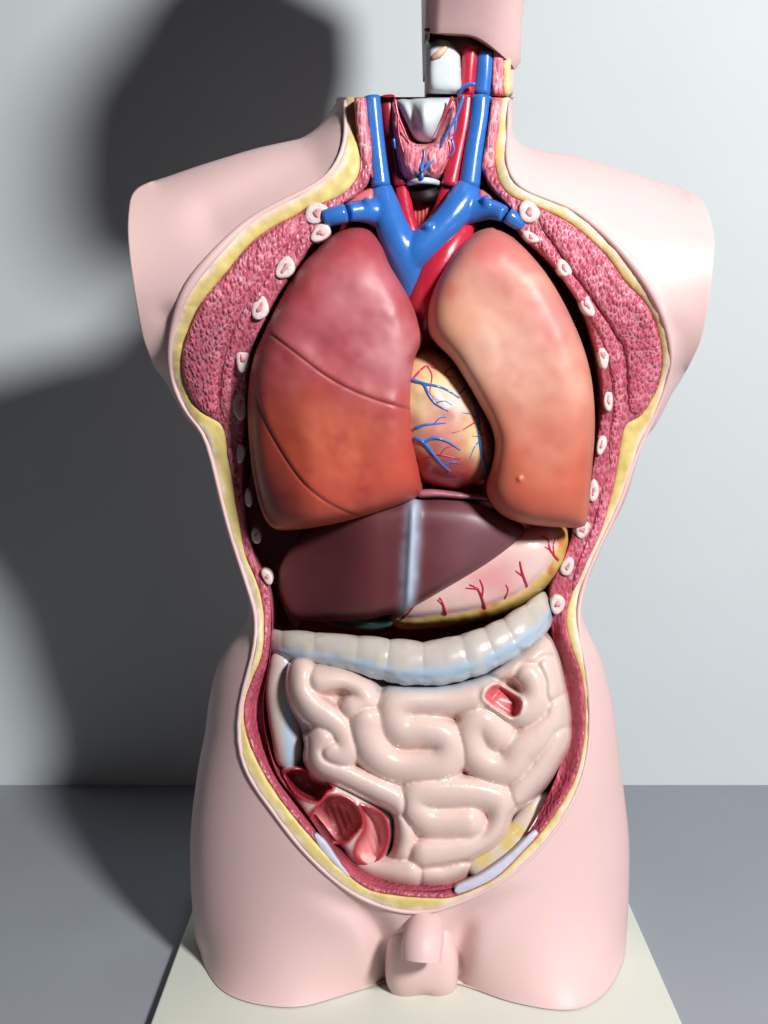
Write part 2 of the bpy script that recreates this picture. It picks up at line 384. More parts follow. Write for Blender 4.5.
# full body front, one solve
fullA = np.vstack([A])
TB = Tri(sil, 6, lines=[A], rows=(1.5, 4))
val = np.zeros(len(TB.V)); fix = TB.bmask.copy()
SC = 0.56
zb = at_z(TB.V[:, 0], TB.V[:, 1], 0.0)
hb = np.maximum(-zb[:, 1], 0.0)
bot = fix & (TB.V[:, 1] > 948) & (TB.V[:, 0] > 196) & (TB.V[:, 0] < 627)
def u_of(h): return (h/(SC*PX))**2/2
val[bot] = u_of(hb[bot])
stubL = fix & (TB.V[:, 0] < 160) & (TB.V[:, 1] > 180) & (TB.V[:, 1] < 375)
stubR = fix & (TB.V[:, 0] > 686) & (TB.V[:, 1] > 186) & (TB.V[:, 1] < 372)
def stubh(y, a, b): return .06*np.sqrt(np.clip(np.sin(np.pi*np.clip((y-a)/(b-a), 0, 1)), 0, 1))
val[stubL] = u_of(stubh(TB.V[stubL, 1], 176, 378)); val[stubR] = u_of(stubh(TB.V[stubR, 1], 184, 376))
topn = fix & (TB.V[:, 1] < 75)
fix2 = fix & ~topn
u = TB.solve(fix2, val)
hF = SC*PX*np.sqrt(np.maximum(2*u, 0))
# groin creases and the hollow between the thighs
cr1 = curve([(300, 868), (335, 893), (362, 908), (378, 930), (385, 958), (386, 986)]); cr2 = curve([(520, 880), (490, 900), (468, 915), (459, 935), (457, 960), (457, 988)])
wt = sstep(880, 935, TB.V[:, 1])
gro = np.exp(-(dline(TB.V, cr1)/13)**2)+np.exp(-(dline(TB.V, cr2)/13)**2)
hF = hF-.017*np.minimum(gro, 1)*wt*(1-sstep(960, 990, TB.V[:, 1])*.6)
# hollow where the upper arm meets the chest, and above the collar bones
hF = hF-.007*np.exp(-(dline(TB.V, curve([(168, 320), (158, 345), (160, 375)]))/14)**2)-.003*np.exp(-(dline(TB.V, curve([(672, 330), (678, 350), (676, 375)]))/14)**2)
hF = hF-.008*np.exp(-(dline(TB.V, curve([(215, 215), (270, 185), (310, 168)]))/26)**2)
hF = np.maximum(hF, .0006)
hF[bot] = np.maximum(hb[bot], .0006)
TBV = TB.V

torso = thing('anatomical_torso', 'open pale pink armless torso model with cut yellow and red rim, standing on the board', 'anatomical model', (float(at(424, 900, 0)[0]), 0, 0))

# skin front: triangles outside A, below the neck cut
Apoly = np.vstack([[(A[0][0], 40)], A, [(A[-1][0], 40)]])
cen = TBV[TB.F].mean(1)
keepF = (~inside(Apoly, cen)) & (TBV[TB.F][:, :, 1].max(1) > 97.3)
Fs = TB.F[keepF]
Pf = at(TBV[:, 0], TBV[:, 1], -hF)
# back
ubk = TB.solve(fix, np.where(bot, 0, val))
fixb = fix2 & ~bot
ubk = TB.solve(fixb, val)
hB = SC*1.05*PX*np.sqrt(np.maximum(2*ubk, 0))
# the back of the body is the same outline, bulged the other way; below the table line it is squeezed onto z=0
TBs = TBV.copy(); TBs[:, 1] = np.maximum(TBs[:, 1], 97.3)
Pf = at(TBs[:, 0], TBs[:, 1], -hF)
P0 = at(TBs[:, 0], TBs[:, 1], 0.0); Pb = P0.copy(); Pb[:, 1] = np.maximum(hB, .0006)
Pb[:, 2] = np.maximum(Pb[:, 2], 0.0005); Pf[:, 2] = np.maximum(Pf[:, 2], 0.0005)
n = len(TBV)
mb = MB()
Vall = np.vstack([Pf, Pb])
Fk = (TBV[TB.F][:, :, 1].max(1) > 97.3)
F2 = Fs.tolist()+(TB.F[Fk][:, ::-1]+n).tolist()
for a, b in TB.bedges:
    if max(TBV[a, 1], TBV[b, 1]) > 97.3 and not (bot[a] and bot[b]): F2.append((b, a, a+n, b+n))
mb.add(Vall, F2)
ia = TB.near(A)
lipP = Pf[ia].copy(); 
m_ = A[:, 1] > 97
lip = lipP[m_]; lip = resample(np.c_[lip], .004, False)
for _ in range(3): lip[1:-1] = (lip[:-2]+2*lip[1:-1]+lip[2:])/4
lip[:, 1] -= .0006
lipr = .0017+.0022*np.exp(-((lip[:, 2]-.575)/.045)**2)
mb.tube(lip, lipr, seg=10)
skin = mb.build('skin', M['skin'], torso)

# ------------------------------------------------------------------ rim layers
hA = hF[ia]
for _ in range(4): hA[1:-1] = (hA[:-2]+2*hA[1:-1]+hA[2:])/4
rimpoly = np.vstack([A, C[::-1]])
TR = Tri(resample(rimpoly, 4.5, True), 5, rows=(1.5,))
dA = np.array([((A-p)**2).sum(1).min() for p in TR.V])**.5
fixA = TR.bmask & (dA < 2.5)
nearA = np.array([np.argmin(((A-p)**2).sum(1)) for p in TR.V])
hR = TR.solve(fixA, np.where(fixA, hA[nearA], 0), src=0.0)
def rimY(P):                             # depth of the cut face at a pixel
    P = np.atleast_2d(np.asarray(P, float))
    d2 = ((P[:, None, :]-TR.V[None])**2).sum(2)
    k = np.argpartition(d2, 6, axis=1)[:, :6]
    w = 1/(np.take_along_axis(d2, k, 1)+.3)
    return -(hR[k]*w).sum(1)/w.sum(1)
def strip(name, poly, mt, lift, parent, step=3.2, thick=.006, bulge=.0, relief=None, smoothY=True, paint=None):
    T = Tri(poly, step, rows=(1.2,))
    y = np.concatenate([rimY(q) for q in np.array_split(T.V, max(1, len(T.V)//800))])
    h = np.zeros(len(T.V))
    if bulge: h, t = dome(T, bulge, 2.0)
    if relief is not None: h = h+relief(T.V)
    return solid(name, T, y-lift-h, y-lift+thick, mt, parent, paint(T.V) if paint else None)
def fatpaint(P):
    d = dline(P, A)+2.5*vnoise(P, 14, 15)+1.2*vnoise(P, 5, 16)
    up = 5+5*np.exp(-((P[:, 1]-265)/70)**2)
    c = mixc(np.broadcast_to(S(238, 220, 202), (len(P), 3)), S(224, 202, 128), sstep(0, 1, (d-up*.45)/(up*.8)))
    return mixc(c, S(204, 172, 92), np.clip(vnoise(P, 8, 17), 0, 1)*.35)
fat = strip('fat_layer', resample(np.vstack([A, B[::-1]]), 4, True), M['fat'], .0004, torso, bulge=.002, relief=lambda P: .0006*vnoise(P, 9, 3), paint=fatpaint)
mus = strip('muscle_layer', resample(np.vstack([B, C[::-1]]), 4, True), M['muscle'], .0008, torso, thick=.03, bulge=.0012, relief=lambda P: .0005*vnoise(P, 4, 5)-.014*sstep(1, 16, dline(P, B))*sstep(560, 650, P[:, 1]))
PECL = [(302, 214), (275, 228), (250, 246), (224, 277), (202, 304), (189, 330), (182, 356), (184, 380), (193, 401), (205, 413), (214, 414), (217, 402), (218, 380), (221, 355), (230, 325), (243, 300), (262, 276), (282, 250), (301, 231), (306, 222)]
strip('chest_muscle', curve(PECL, 4, True), M['pec'], .0022, torso, bulge=.0035, relief=lambda P: .0006*vnoise(P, 5, 8))
PECR = [(541, 210), (571, 226), (602, 254), (624, 283), (647, 309), (658, 337), (661, 365), (654, 391), (645, 409), (634, 414), (629, 405), (628, 380), (625, 350), (613, 330), (594, 300), (575, 275), (555, 245), (541, 226)]
strip('chest_muscle', curve(PECR, 4, True), M['pec'], .0022, torso, bulge=.0035, relief=lambda P: .0006*vnoise(P, 5, 9))
# inner bands of muscle
for nm, pts in (('rib_muscle', [(311, 226), (303, 236), (284, 254), (265, 280), (246, 305), (234, 328), (225, 356), (221, 380), (220, 405), (226, 420), (231, 405), (232, 375), (238, 345), (250, 318), (266, 290), (284, 262), (303, 240), (316, 228)]),
                ('rib_muscle', [(536, 226), (545, 238), (562, 260), (580, 285), (600, 312), (615, 336), (622, 362), (624, 395), (620, 425), (615, 455), (611, 470), (609, 440), (613, 410), (611, 375), (603, 342), (588, 315), (570, 288), (552, 262), (537, 243)]),
                ('rib_muscle', [(614, 478), (609, 505), (601, 532), (588, 560), (577, 585), (572, 590), (577, 565), (588, 538), (598, 508), (604, 482)]),
                ('rib_muscle', [(228, 448), (234, 452), (236, 475), (233, 476), (229, 460)]),
                ('rib_muscle', [(235, 484), (239, 490), (241, 515), (238, 508)])):
    strip(nm, curve(pts, 4, True), M['pec'], .0018, torso, bulge=.0018, relief=lambda P: .0005*vnoise(P, 4, 12))
# pale tendon patches at the lower rim
for pts in ([(314, 834), (325, 842), (338, 861), (350, 876), (345, 876), (334, 864), (320, 848)], [(531, 834), (538, 834), (522, 852), (496, 877), (470, 890), (456, 894), (457, 887), (480, 876), (511, 854)]):
    strip('pelvic_tendon', curve(pts, 3, True), M['tendon'], .0012, torso, bulge=.0006)

# ribs and collar bones
ribs = [(316.6, 213, 13, 10, 0), (320.5, 233, 11, 8, -25), (285, 268, 8, 13, 32), (260, 308, 8, 13, 20), (242.5, 359, 7, 12.5, 8), (239.5, 405, 7, 14, 0), (240.5, 453, 4, 10, 0), (248, 498, 3.5, 9, -8), (256, 536, 4, 9, -15), (267, 577, 5, 8, -25),
        (529, 212, 11, 10.5, 0), (531, 237, 9, 5, 25), (564, 268, 6, 10.5, -33), (587, 305, 6, 12, -22), (603.5, 355, 5.5, 13, -6), (608.5, 400, 5, 11, 0), (601.5, 445, 5, 10, 8), (593.6, 491, 5.5, 10.5, 6), (582.7, 530, 6, 9.5, 18), (567.5, 567, 6, 10, 14), (557.5, 604.5, 6.5, 10.5, 6)]
def oval(cx, cy, a, b, rot, k=1.0, n=26, wob=.05, seed=0):
    t = np.linspace(0, 2*np.pi, n, endpoint=False); r = math.radians(rot)
    ph = np.random.default_rng(seed).uniform(0, 6, 3)
    q = 1+wob*np.sin(2*t+ph[0])+wob*.7*np.sin(3*t+ph[1])
    x = a*k*np.cos(t)*q; y = b*k*np.sin(t)*q
    return np.stack([cx+x*math.cos(r)-y*math.sin(r), cy+x*math.sin(r)+y*math.cos(r)], 1)
for i, (cx, cy, a, b, r) in enumerate(ribs):
    nm = 'collar_bone' if i in (0, 10) else 'rib'
    P = oval(cx, cy, a, b, r, wob=.09, seed=i)
    T = Tri(resample(P, 1.8, True), 2.2, rows=(1.0,))
    h, t = dome(T, .0012, 2.6)
    yc = float(rimY([(cx, cy)])[0]); lift = .0030
    bone = solid(nm, T, yc-lift-h, yc-lift+.012, M['bone'], torso)
    P2 = oval(cx, cy, a, b, r, k=.36, wob=.3, seed=i+40)
    T2 = Tri(resample(P2, 1.4, True), 1.8, rows=())
    h2, _ = dome(T2, .0008, 2)
    solid('marrow', T2, yc-lift-.0013-h2, yc-lift+.004, M['marrow'], bone)

# cavity lining: a bowl behind the rim
TC = Tri(resample(np.vstack([C, ]), 6, True), 7, rows=(1.5, 4))
yC = rimY(TC.V); 
yC = -TC.solve(TC.bmask, np.where(TC.bmask, -yC, 0), src=0.0)
uc = TC.solve(TC.bmask, np.zeros(len(TC.V))); tcv = np.sqrt(np.maximum(uc, 0)/uc.max())
yC = yC+.002+.13*(1-(1-tcv)**2.2)
yC = np.minimum(yC, .072)
Vc = at(TC.V[:, 0], TC.V[:, 1], rimY(TC.V)); 
Vc = at(TC.V[:, 0], TC.V[:, 1], np.minimum(yC, -.0)) if False else at(TC.V[:, 0], TC.V[:, 1], yC)
new_mesh('cavity_lining', Vc, TC.F, M['lining'], torso)

# genitals
sc_ = pillow('scrotum', [(389, 938), (405, 925), (425, 920), (447, 927), (457, 950), (458, 975), (454, 993), (441, 1000), (424, 996), (405, 1001), (391, 994), (385, 972)], -.058, .022, M['skin'], torso, step=3, p=1.6, back=.2)
mb = MB(); mb.px([(424, 920, -.068, 17), (424, 933, -.084, 19), (422, 946, -.096, 19.5), (421, 960, -.101, 18.5)], seg=24)
pe = mb.build('penis', M['skin'], torso); bv = pe.modifiers.new('bevel', 'BEVEL'); bv.width = .0045; bv.segments = 4; bv.limit_method = 'ANGLE'

# ------------------------------------------------------------------ neck organs (part of torso)
def neck_core():
    out = curve([(352, 97.5), (430, 97.5), (498, 97.5), (496, 150), (496, 185), (495, 215), (470, 245), (430, 262), (390, 250), (362, 215), (358, 185), (354, 150)], 5, True)
    out[:, 1] = np.maximum(out[:, 1], 97.5)
    T = Tri(out, 6)
    h, t = dome(T, .012, 1.5)
    return solid('neck_muscle', T, .022-h, .05, M['lining'], torso)
neck_core()
# deep neck stripes of muscle
mb = MB()
for k in range(7):
    x = 408+k*3.6
    mb.px([(x, 186, -.022, 2.6), (x+.2*(k-3), 215, -.026, 2.6), (x+.3*(k-3), 250, -.022, 2.4)], seg=8)
mb.build('spine_muscle', mat('spine_red', S(176, 62, 62), .45, .4, .15, 200), torso)
Yn = -.038
jl = MB().px([(372, 97, Yn, 7.6), (374, 120, Yn-.001, 7.8), (377, 150, Yn-.003, 8), (381, 187, Yn-.004, 9)], seg=20).build('jugular_vein', M['vein'], torso)
jr = MB().px([(481, 97, Yn, 9.4), (479, 120, Yn-.001, 9.4), (474, 150, Yn-.003, 9.2), (469, 187, Yn-.004, 10)], seg=20).build('jugular_vein', M['vein'], torso)
MB().px([(466.5, 97, Yn+.004, 8.5), (463, 125, Yn+.003, 8.5), (457, 155, Yn+.002, 8.4), (450, 187, Yn, 8.4)], seg=20).build('carotid_artery', M['artery'], torso)
MB().px([(386, 97, Yn+.016, 8), (391, 130, Yn+.015, 8), (397, 160, Yn+.012, 8), (401, 187, Yn+.006, 8)], seg=20).build('carotid_artery', mat('dark_artery', S(150, 30, 48), .35, .4, .1, 90), torso)
# neck strap muscles
for pts, nm in (([(354, 97.5), (366, 97.5), (369, 130), (372, 160), (373, 178), (366, 172), (360, 158), (356, 130)], 'neck_strap_muscle'), ([(491, 97.5), (502, 97.5), (499, 130), (496, 150), (496, 178), (489, 184), (480, 168), (486, 135)], 'neck_strap_muscle')):
    T = Tri(resample(np.array(pts, float), 3, True), 3)
    h, t = dome(T, .008, 2)
    h = h+.0005*vnoise(T.V, 4, 5)
    yy = rimY(T.V); yy = yy*0+float(np.median(yy))
    solid(nm, T, np.minimum(yy, Yn-.001)-h-.001, Yn+.01, M['thyroid'], torso)
# larynx and thyroid
pillow('larynx', [(394, 97.5), (424, 97.5), (455, 97.5), (449, 112), (441, 128), (436, 140), (424, 143.5), (413, 140), (406, 125), (399, 110)], -.020, .034, M['cartilage'], torso, step=2.2, p=1.3, ymin=97.5,
       relief=lambda P, t: .006*np.exp(-((P[:, 0]-424-(P[:, 1]-97)*.03)/6)**2)*sstep(140, 115, P[:, 1])-.005*np.exp(-(dline(P, [(409, 97), (413, 115), (415, 125)])/4)**2))
thy = pillow('thyroid_gland', [(391, 97.5), (396, 97.5), (403, 112), (410, 132), (415, 141), (424, 143), (433, 141), (438, 130), (445, 114), (452, 97.5), (460, 97.5), (459, 120), (455, 145), (449, 165), (440, 179), (424, 182), (408, 182), (399, 172), (395, 150), (391, 125)], -.020, .03, M['thyroid'], torso, step=2.2, p=1.5, ymin=97.5,
       relief=lambda P, t: -.004*np.exp(-((P[:, 0]-424)/7)**2)*sstep(140, 175, P[:, 1])+.0008*vnoise(P*np.array([1, .4]), 3.5, 6))
bv_ = MB()
def vessel(mb, pts, r, y):
    mb.px([(p[0], p[1], y, r*(1-.5*i/(len(pts)-1))) for i, p in enumerate(pts)], step=2.5, seg=8, round_=True)
Yt = -.049
vessel(bv_, [(422, 178), (421, 168), (415, 158), (411, 150)], 1.8, Yt); vessel(bv_, [(421, 168), (424, 158), (424, 150)], 1.4, Yt-.001)
vessel(bv_, [(422, 172), (430, 164), (434, 160)], 1.4, Yt-.001); vessel(bv_, [(418, 173), (413, 170)], 1.2, Yt); vessel(bv_, [(426, 166), (430, 157), (432, 151)], 1.1, Yt)
vessel(bv_, [(463, 97), (458, 112), (452, 125), (445, 138), (441, 147)], 1.8, Yt); vessel(bv_, [(456, 118), (455, 130), (452, 136)], 1.2, Yt)
vessel(bv_, [(452, 140), (454, 150), (450, 156)], 1.3, Yt+.002); vessel(bv_, [(394, 140), (395, 148)], 1.5, Yt+.006)
bv_.build('small_vein', M['vein'], thy)
ra = MB()
vessel(ra, [(452, 98), (446, 112), (441, 125), (437, 136)], 1.5, Yt); vessel(ra, [(395, 100), (398, 115), (404, 130), (410, 145)], 1.5, Yt+.003); vessel(ra, [(398, 118), (399, 135), (403, 150), (405, 162)], 1.2, Yt+.002)
ra.build('small_artery', M['artery'], thy)
# tracheal ring
mb = MB(); mb.px([(407, 184, -.03, 2.5), (414, 181.5, -.042, 2.8), (424, 180.5, -.046, 3), (433, 181.5, -.042, 2.8), (440, 184, -.03, 2.5)], seg=12, round_=True)
mb.build('trachea_ring', M['cartilage'], torso)
mb = MB(); mb.tube(np.array([at(424, 187, -.034), at(424, 195, -.028)]), 14*PX, seg=24); mb.build('trachea', M['dark'], torso)
# pink cut ends beside the veins, vein stubs under the collar bones
for pts in ([(373, 189), (361, 192), (350, 200), (343, 207), (352, 209), (372, 208)], [(479, 190), (490, 194), (499, 202), (503, 208), (495, 210), (480, 208)]):
    T = Tri(curve(pts, 2.5, True), 3); h, t = dome(T, .006, 2)
    solid('neck_base_muscle', T, -.044-h, -.02, mat('pink_cut', S(208, 110, 118), .4, .4, .12, 200), torso)
MB().px([(324, 218, -.058, 8), (336, 215.5, -.059, 8.5), (345.5, 213, -.058, 8.5)], seg=18).build('vein_stub', M['vein'], torso)
MB().px([(507.5, 215, -.058, 7.5), (513, 219, -.058, 7.2), (522, 226, -.056, 6)], seg=18).build('vein_stub', M['vein'], torso)
MB().px([(505, 205, -.05, 5.5), (516, 208, -.05, 5)], seg=14).build('artery_stub', M['artery'], torso)

# ------------------------------------------------------------------ heart with great vessels
hc = at(450, 430, .03)
heart = thing('heart', 'yellow and red heart under large blue veins, wedged between the two lungs', 'heart', tuple(hc))
def heart_paint(P, t):
    yel = S(228, 204, 152); pink = S(206, 120, 122); red = S(176, 62, 66); wh = S(238, 230, 222)
    n_ = fbm(P, 22, 11)*10
    c = np.broadcast_to(yel, (len(P), 3)).copy()
    c = mixc(c, wh, np.exp(-(np.hypot(P[:, 0]-455, P[:, 1]-405)/18)**2)*.8)
    c = mixc(c, pink, np.exp(-((np.hypot((P[:, 0]-438)/1.3, P[:, 1]-436)+n_)/25)**2)*.9)
    c = mixc(c, S(200, 96, 92), np.clip(fbm(P, 16, 13)*1.3, 0, 1)*.6); c = mixc(c, red, sstep(438, 466, P[:, 1]+n_-.25*(P[:, 0]-440)))
    c = mixc(c, yel, np.exp(-((np.hypot((P[:, 0]-479)/.8, (P[:, 1]-445)/1.6)+n_*.5)/15)**2))
    c = mixc(c, S(230, 150, 130), np.exp(-(np.hypot(P[:, 0]-424, P[:, 1]-350)/16)**2)*.7)
    return c
HO = [(390, 365), (405, 350), (422, 343), (440, 349), (458, 364), (476, 388), (492, 415), (500, 440), (498, 462), (486, 482), (462, 491), (436, 489), (412, 480), (395, 460), (384, 420), (383, 385)]
H_Y0, H_H = -.004, .072
TH_ = Tri(curve(HO, 3, True), 3); hh, ht = dome(TH_, H_H, 1.3)
hh = hh+.0012*vnoise(TH_.V, 14, 2)
solid('heart_muscle', TH_, H_Y0-hh, H_Y0+.02*ht+.002, M['paint'], heart, heart_paint(TH_.V, ht))
def hy(p):
    d2 = ((TH_.V-np.array(p))**2).sum(1); k = np.argsort(d2)[:5]; w = 1/(d2[k]+.2); return H_Y0-float((hh[k]*w).sum()/w.sum())
def onheart(mb, pts, r0, r1):
    Q = resample(catmull(np.array(pts, float), 8), 2, False); n_ = len(Q)
    yy = np.array([hy(q) for q in Q]); rr = np.linspace(r0, r1, n_)
    mb.tube(at(Q[:, 0], Q[:, 1], yy-.3*rr*PX), rr*PX, seg=8, round_=True)
vb = MB()
for pts, a, b in (([(412, 380), (425, 384), (440, 387), (450, 392), (459, 398)], 2.2, 1.2), ([(424, 384), (429, 395), (436, 404), (448, 411)], 1.8, 1), ([(470, 384), (463, 390), (459, 394)], 1.6, 1), ([(416, 428), (424, 425), (434, 424), (446, 423)], 2.0, .8), ([(416, 438), (424, 443), (434, 455), (443, 465), (450, 471)], 2.3, 1.4), ([(423, 443), (434, 438), (446, 441), (460, 450)], 2.0, .9), ([(436, 403), (444, 401), (452, 405)], 1.0, .6), ([(443, 465), (452, 462), (460, 464)], 1.1, .6), ([(434, 424), (440, 418), (448, 417)], .9, .5), ([(480, 440), (474, 448), (470, 458)], 1.1, .6), ([(478, 420), (470, 414), (462, 413)], 1.0, .6), ([(474, 402), (478, 420), (480, 445), (484, 465), (487, 478)], 2.2, 2.6)):
    vb = MB(); onheart(vb, pts, a*.8, b*.6); vb.build('coronary_vein', M['vein'], heart)
ab = MB()
for pts, a, b in (([(412, 380), (420, 371), (427, 366), (438, 370), (446, 376), (455, 378)], 1.4, .9), ([(444, 374), (449, 369), (454, 367)], 1.0, .8), ([(482, 415), (486, 432), (489, 450), (490, 460)], 1.6, 1.1), ([(418, 458), (430, 456), (440, 455), (460, 459)], 1.0, .7), ([(474, 423), (462, 430), (452, 433)], .9, .6), ([(427, 366), (432, 376), (430, 392), (436, 400)], .9, .5), ([(486, 432), (480, 436), (472, 436)], .8, .5), ([(440, 455), (446, 448), (455, 446)], .7, .5)):
    ab = MB(); onheart(ab, pts, a*.85, b*.6); ab.build('coronary_artery', M['artery'], heart)
def merged(mb, name, mt, parent, vox=.0013, it=6):
    o = mb.build(name, mt, parent)
    r = o.modifiers.new('remesh', 'REMESH'); r.mode = 'VOXEL'; r.voxel_size = vox; r.use_smooth_shade = True
    s = o.modifiers.new('smooth', 'SMOOTH'); s.iterations = it; s.factor = .5
    return o
Yv = -.044
mb = MB()
mb.px([(381, 188.5, Yv+.006, 10.5), (385, 205, Yv+.001, 13), (392, 228, Yv-.003, 15), (401, 248, Yv-.004, 17), (408, 268, Yv, 16), (412, 296, Yv+.010, 12), (413, 330, Yv+.03, 10)], seg=22)
mb.px([(347.5, 212.5, Yv-.013, 8.5), (360, 211, Yv-.008, 10), (373, 212, Yv-.002, 12), (384, 218, Yv, 12)], seg=20)
mb.px([(467, 188.5, Yv+.006, 13), (463, 200, Yv+.001, 15), (451, 217, Yv-.004, 14.5), (434, 235, Yv-.006, 14.5), (418, 250, Yv-.006, 15), (408, 264, Yv-.001, 14)], seg=22)
mb.px([(505, 214.5, Yv-.013, 7.5), (493, 210, Yv-.008, 9), (478, 209, Yv-.002, 12), (464, 212, Yv, 12)], seg=20)
mb.px([(366, 206, Yv-.012, 4.5), (367, 198, Yv-.015, 3.6)], seg=12); mb.px([(486, 204, Yv-.012, 4.5), (485, 196, Yv-.015, 3.6)], seg=12); mb.px([(430, 230, Yv-.014, 5), (427, 223, Yv-.018, 4)], seg=12)
merged(mb, 'great_vein', M['vein'], heart)
mb = MB()
mb.px([(402, 188.5, Yv+.014, 8), (405, 210, Yv+.010, 8), (413, 238, Yv+.006, 8), (420, 258, Yv+.008, 9)], seg=18)
mb.px([(448, 188.5, Yv+.012, 9), (443, 208, Yv+.011, 9), (434, 230, Yv+.008, 8.5), (428, 250, Yv+.008, 9)], seg=18)
mb.px([(468, 222, Yv+.012, 9), (458, 236, Yv+.004, 13), (444, 258, Yv+.000, 17), (432, 285, Yv+.002, 19), (424, 318, Yv+.012, 19), (424, 345, Yv+.03, 17)], seg=22)
merged(mb, 'aorta', M['artery'], heart)

# ------------------------------------------------------------------ lungs
RL = [(357, 227), (371, 231), (382.6, 245), (391, 265), (403.6, 287), (415, 310), (423, 332), (422, 345), (416, 358), (413.5, 378), (414, 403), (417, 442), (421, 477), (422, 491), (411, 501), (381, 512), (349, 521), (317, 527), (297, 529.5), (275, 529), (263, 515), (255, 485), (250, 452), (247.5, 405), (252, 361), (265, 329), (278, 303), (297, 271), (320, 245), (339, 231)]
f1 = curve([(262, 326), (267, 331), (294, 352), (323, 374), (349, 389), (381, 401.6), (414, 410)], 3)
f2 = curve([(252, 372), (256, 395), (265, 422), (281, 451.6), (300.6, 480), (322, 499), (349, 513), (370, 517)], 3)
def side(P, line):                       # + below/left of the line
    L = np.asarray(line); i = np.array([np.argmin(((L-p)**2).sum(1)) for p in P]); i = np.clip(i, 1, len(L)-1)
    t = L[i]-L[i-1]; v = P-L[i]; return np.sign(t[:, 0]*v[:, 1]-t[:, 1]*v[:, 0])
def off(f, k):
    f = resample(f, 2.0, False); t = np.gradient(f, axis=0); t /= np.linalg.norm(t, axis=1)[:, None]
    return f+k*np.stack([-t[:, 1], t[:, 0]], 1)
def rl_relief(P, t):
    d1 = dline(P, f1); d2 = dline(P, f2); e = sstep(0, .3, t)
    r = -.0013*np.exp(-(d1/1.3)**2)-.0013*np.exp(-(d2/1.3)**2)
    s1 = np.tanh(side(P, f1)*d1/2.2); s2 = np.tanh(side(P, f2)*d2/2.2)
    r += .0006*np.exp(-(d1/10)**2)-.0005*np.exp(-(d1/12)**2)*s1
    r += .0006*np.exp(-(d2/10)**2)-.0006*np.exp(-(d2/12)**2)*s2
    r += -.0022*np.exp(-(np.hypot(P[:, 0]-318, P[:, 1]-343)/12)**2)-.020*sstep(318, 250, P[:, 0])*sstep(300, 450, P[:, 1])
    return (r+.0012*fbm(P, 40, 21)+.0003*vnoise(P, 15, 22))*e
def rl_paint(P, t):
    n_ = fbm(P, 60, 31)*34; k = sstep(360, 470, P[:, 1]+n_-.25*(P[:, 0]-340))
    c = mixc(np.broadcast_to(S(176, 80, 88), (len(P), 3)), S(188, 78, 60), k)
    def blot(x, y, r, col, s):
        nonlocal c
        w = np.exp(-((np.hypot(P[:, 0]-x, P[:, 1]-y)+fbm(P, 14, 33)*9)/r)**2)*s; c = mixc(c, np.array(col), w)
    blot(358, 250, 24, S(170, 50, 62), .7); blot(308, 287, 22, S(176, 58, 66), .65); blot(322, 392, 15, S(162, 46, 42), .8); blot(345, 300, 30, S(206, 130, 138), .5)
    blot(392, 355, 30, S(214, 150, 156), .55); blot(300, 335, 26, S(170, 80, 88), .4); blot(345, 440, 38, S(204, 104, 72), .5); blot(272, 500, 26, S(140, 44, 44), .5); blot(378, 285, 22, S(206, 126, 134), .5)  # pale pink blots paint in highlights, the dark one the lower-left shade
    blot(315, 420, 22, S(206, 110, 84), .4); blot(400, 470, 22, S(202, 78, 60), .5)
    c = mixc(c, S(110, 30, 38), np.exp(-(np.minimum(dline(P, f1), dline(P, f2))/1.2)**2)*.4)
    m = fbm(P, 26, 37); c = mixc(c, S(150, 44, 52), sstep(.15, .7, m)*.5); c = mixc(c, S(222, 150, 148), sstep(.2, .8, -m)*.22*sstep(430, 330, P[:, 1]))
    return c*(1+.04*fbm(P, 22, 36))[:, None]
lung_r = thing('lung', 'rose and orange-red lung with two fissures, on the left side of the photo', 'lung', tuple(at(340, 528, 0)), 'lungs of the torso model')
pillow('lung_body', RL, -.036, .049, M['lung'], lung_r, step=2.2, p=2.9, lines=[off(f, k) for f in (f1, f2) for k in (-2.4, -1.2, 0, 1.2, 2.4)], relief=rl_relief, paint=rl_paint, back=.9)
LL = [(490.6, 227), (475, 232.5), (459, 246), (444, 267), (433, 289), (427.5, 311), (428, 332), (437, 345), (451.6, 360), (465.6, 382), (478, 404), (489, 424), (494, 444), (491, 467), (486, 485.6), (489, 501), (500, 514), (519, 522.5), (540.6, 526), (565, 527.5), (582, 527), (588, 516), (592, 470), (595, 423), (592, 382), (584, 349), (569, 312), (550, 278), (531, 254), (516, 239), (503, 231), (497, 229)]
def ll_relief(P, t):
    r = .0011*fbm(P, 50, 41)+.00026*vnoise(P, 16, 42)+.003*np.exp(-(np.hypot(P[:, 0]-520, P[:, 1]-479)/2.4)**2)
    return r*sstep(0, .3, t)
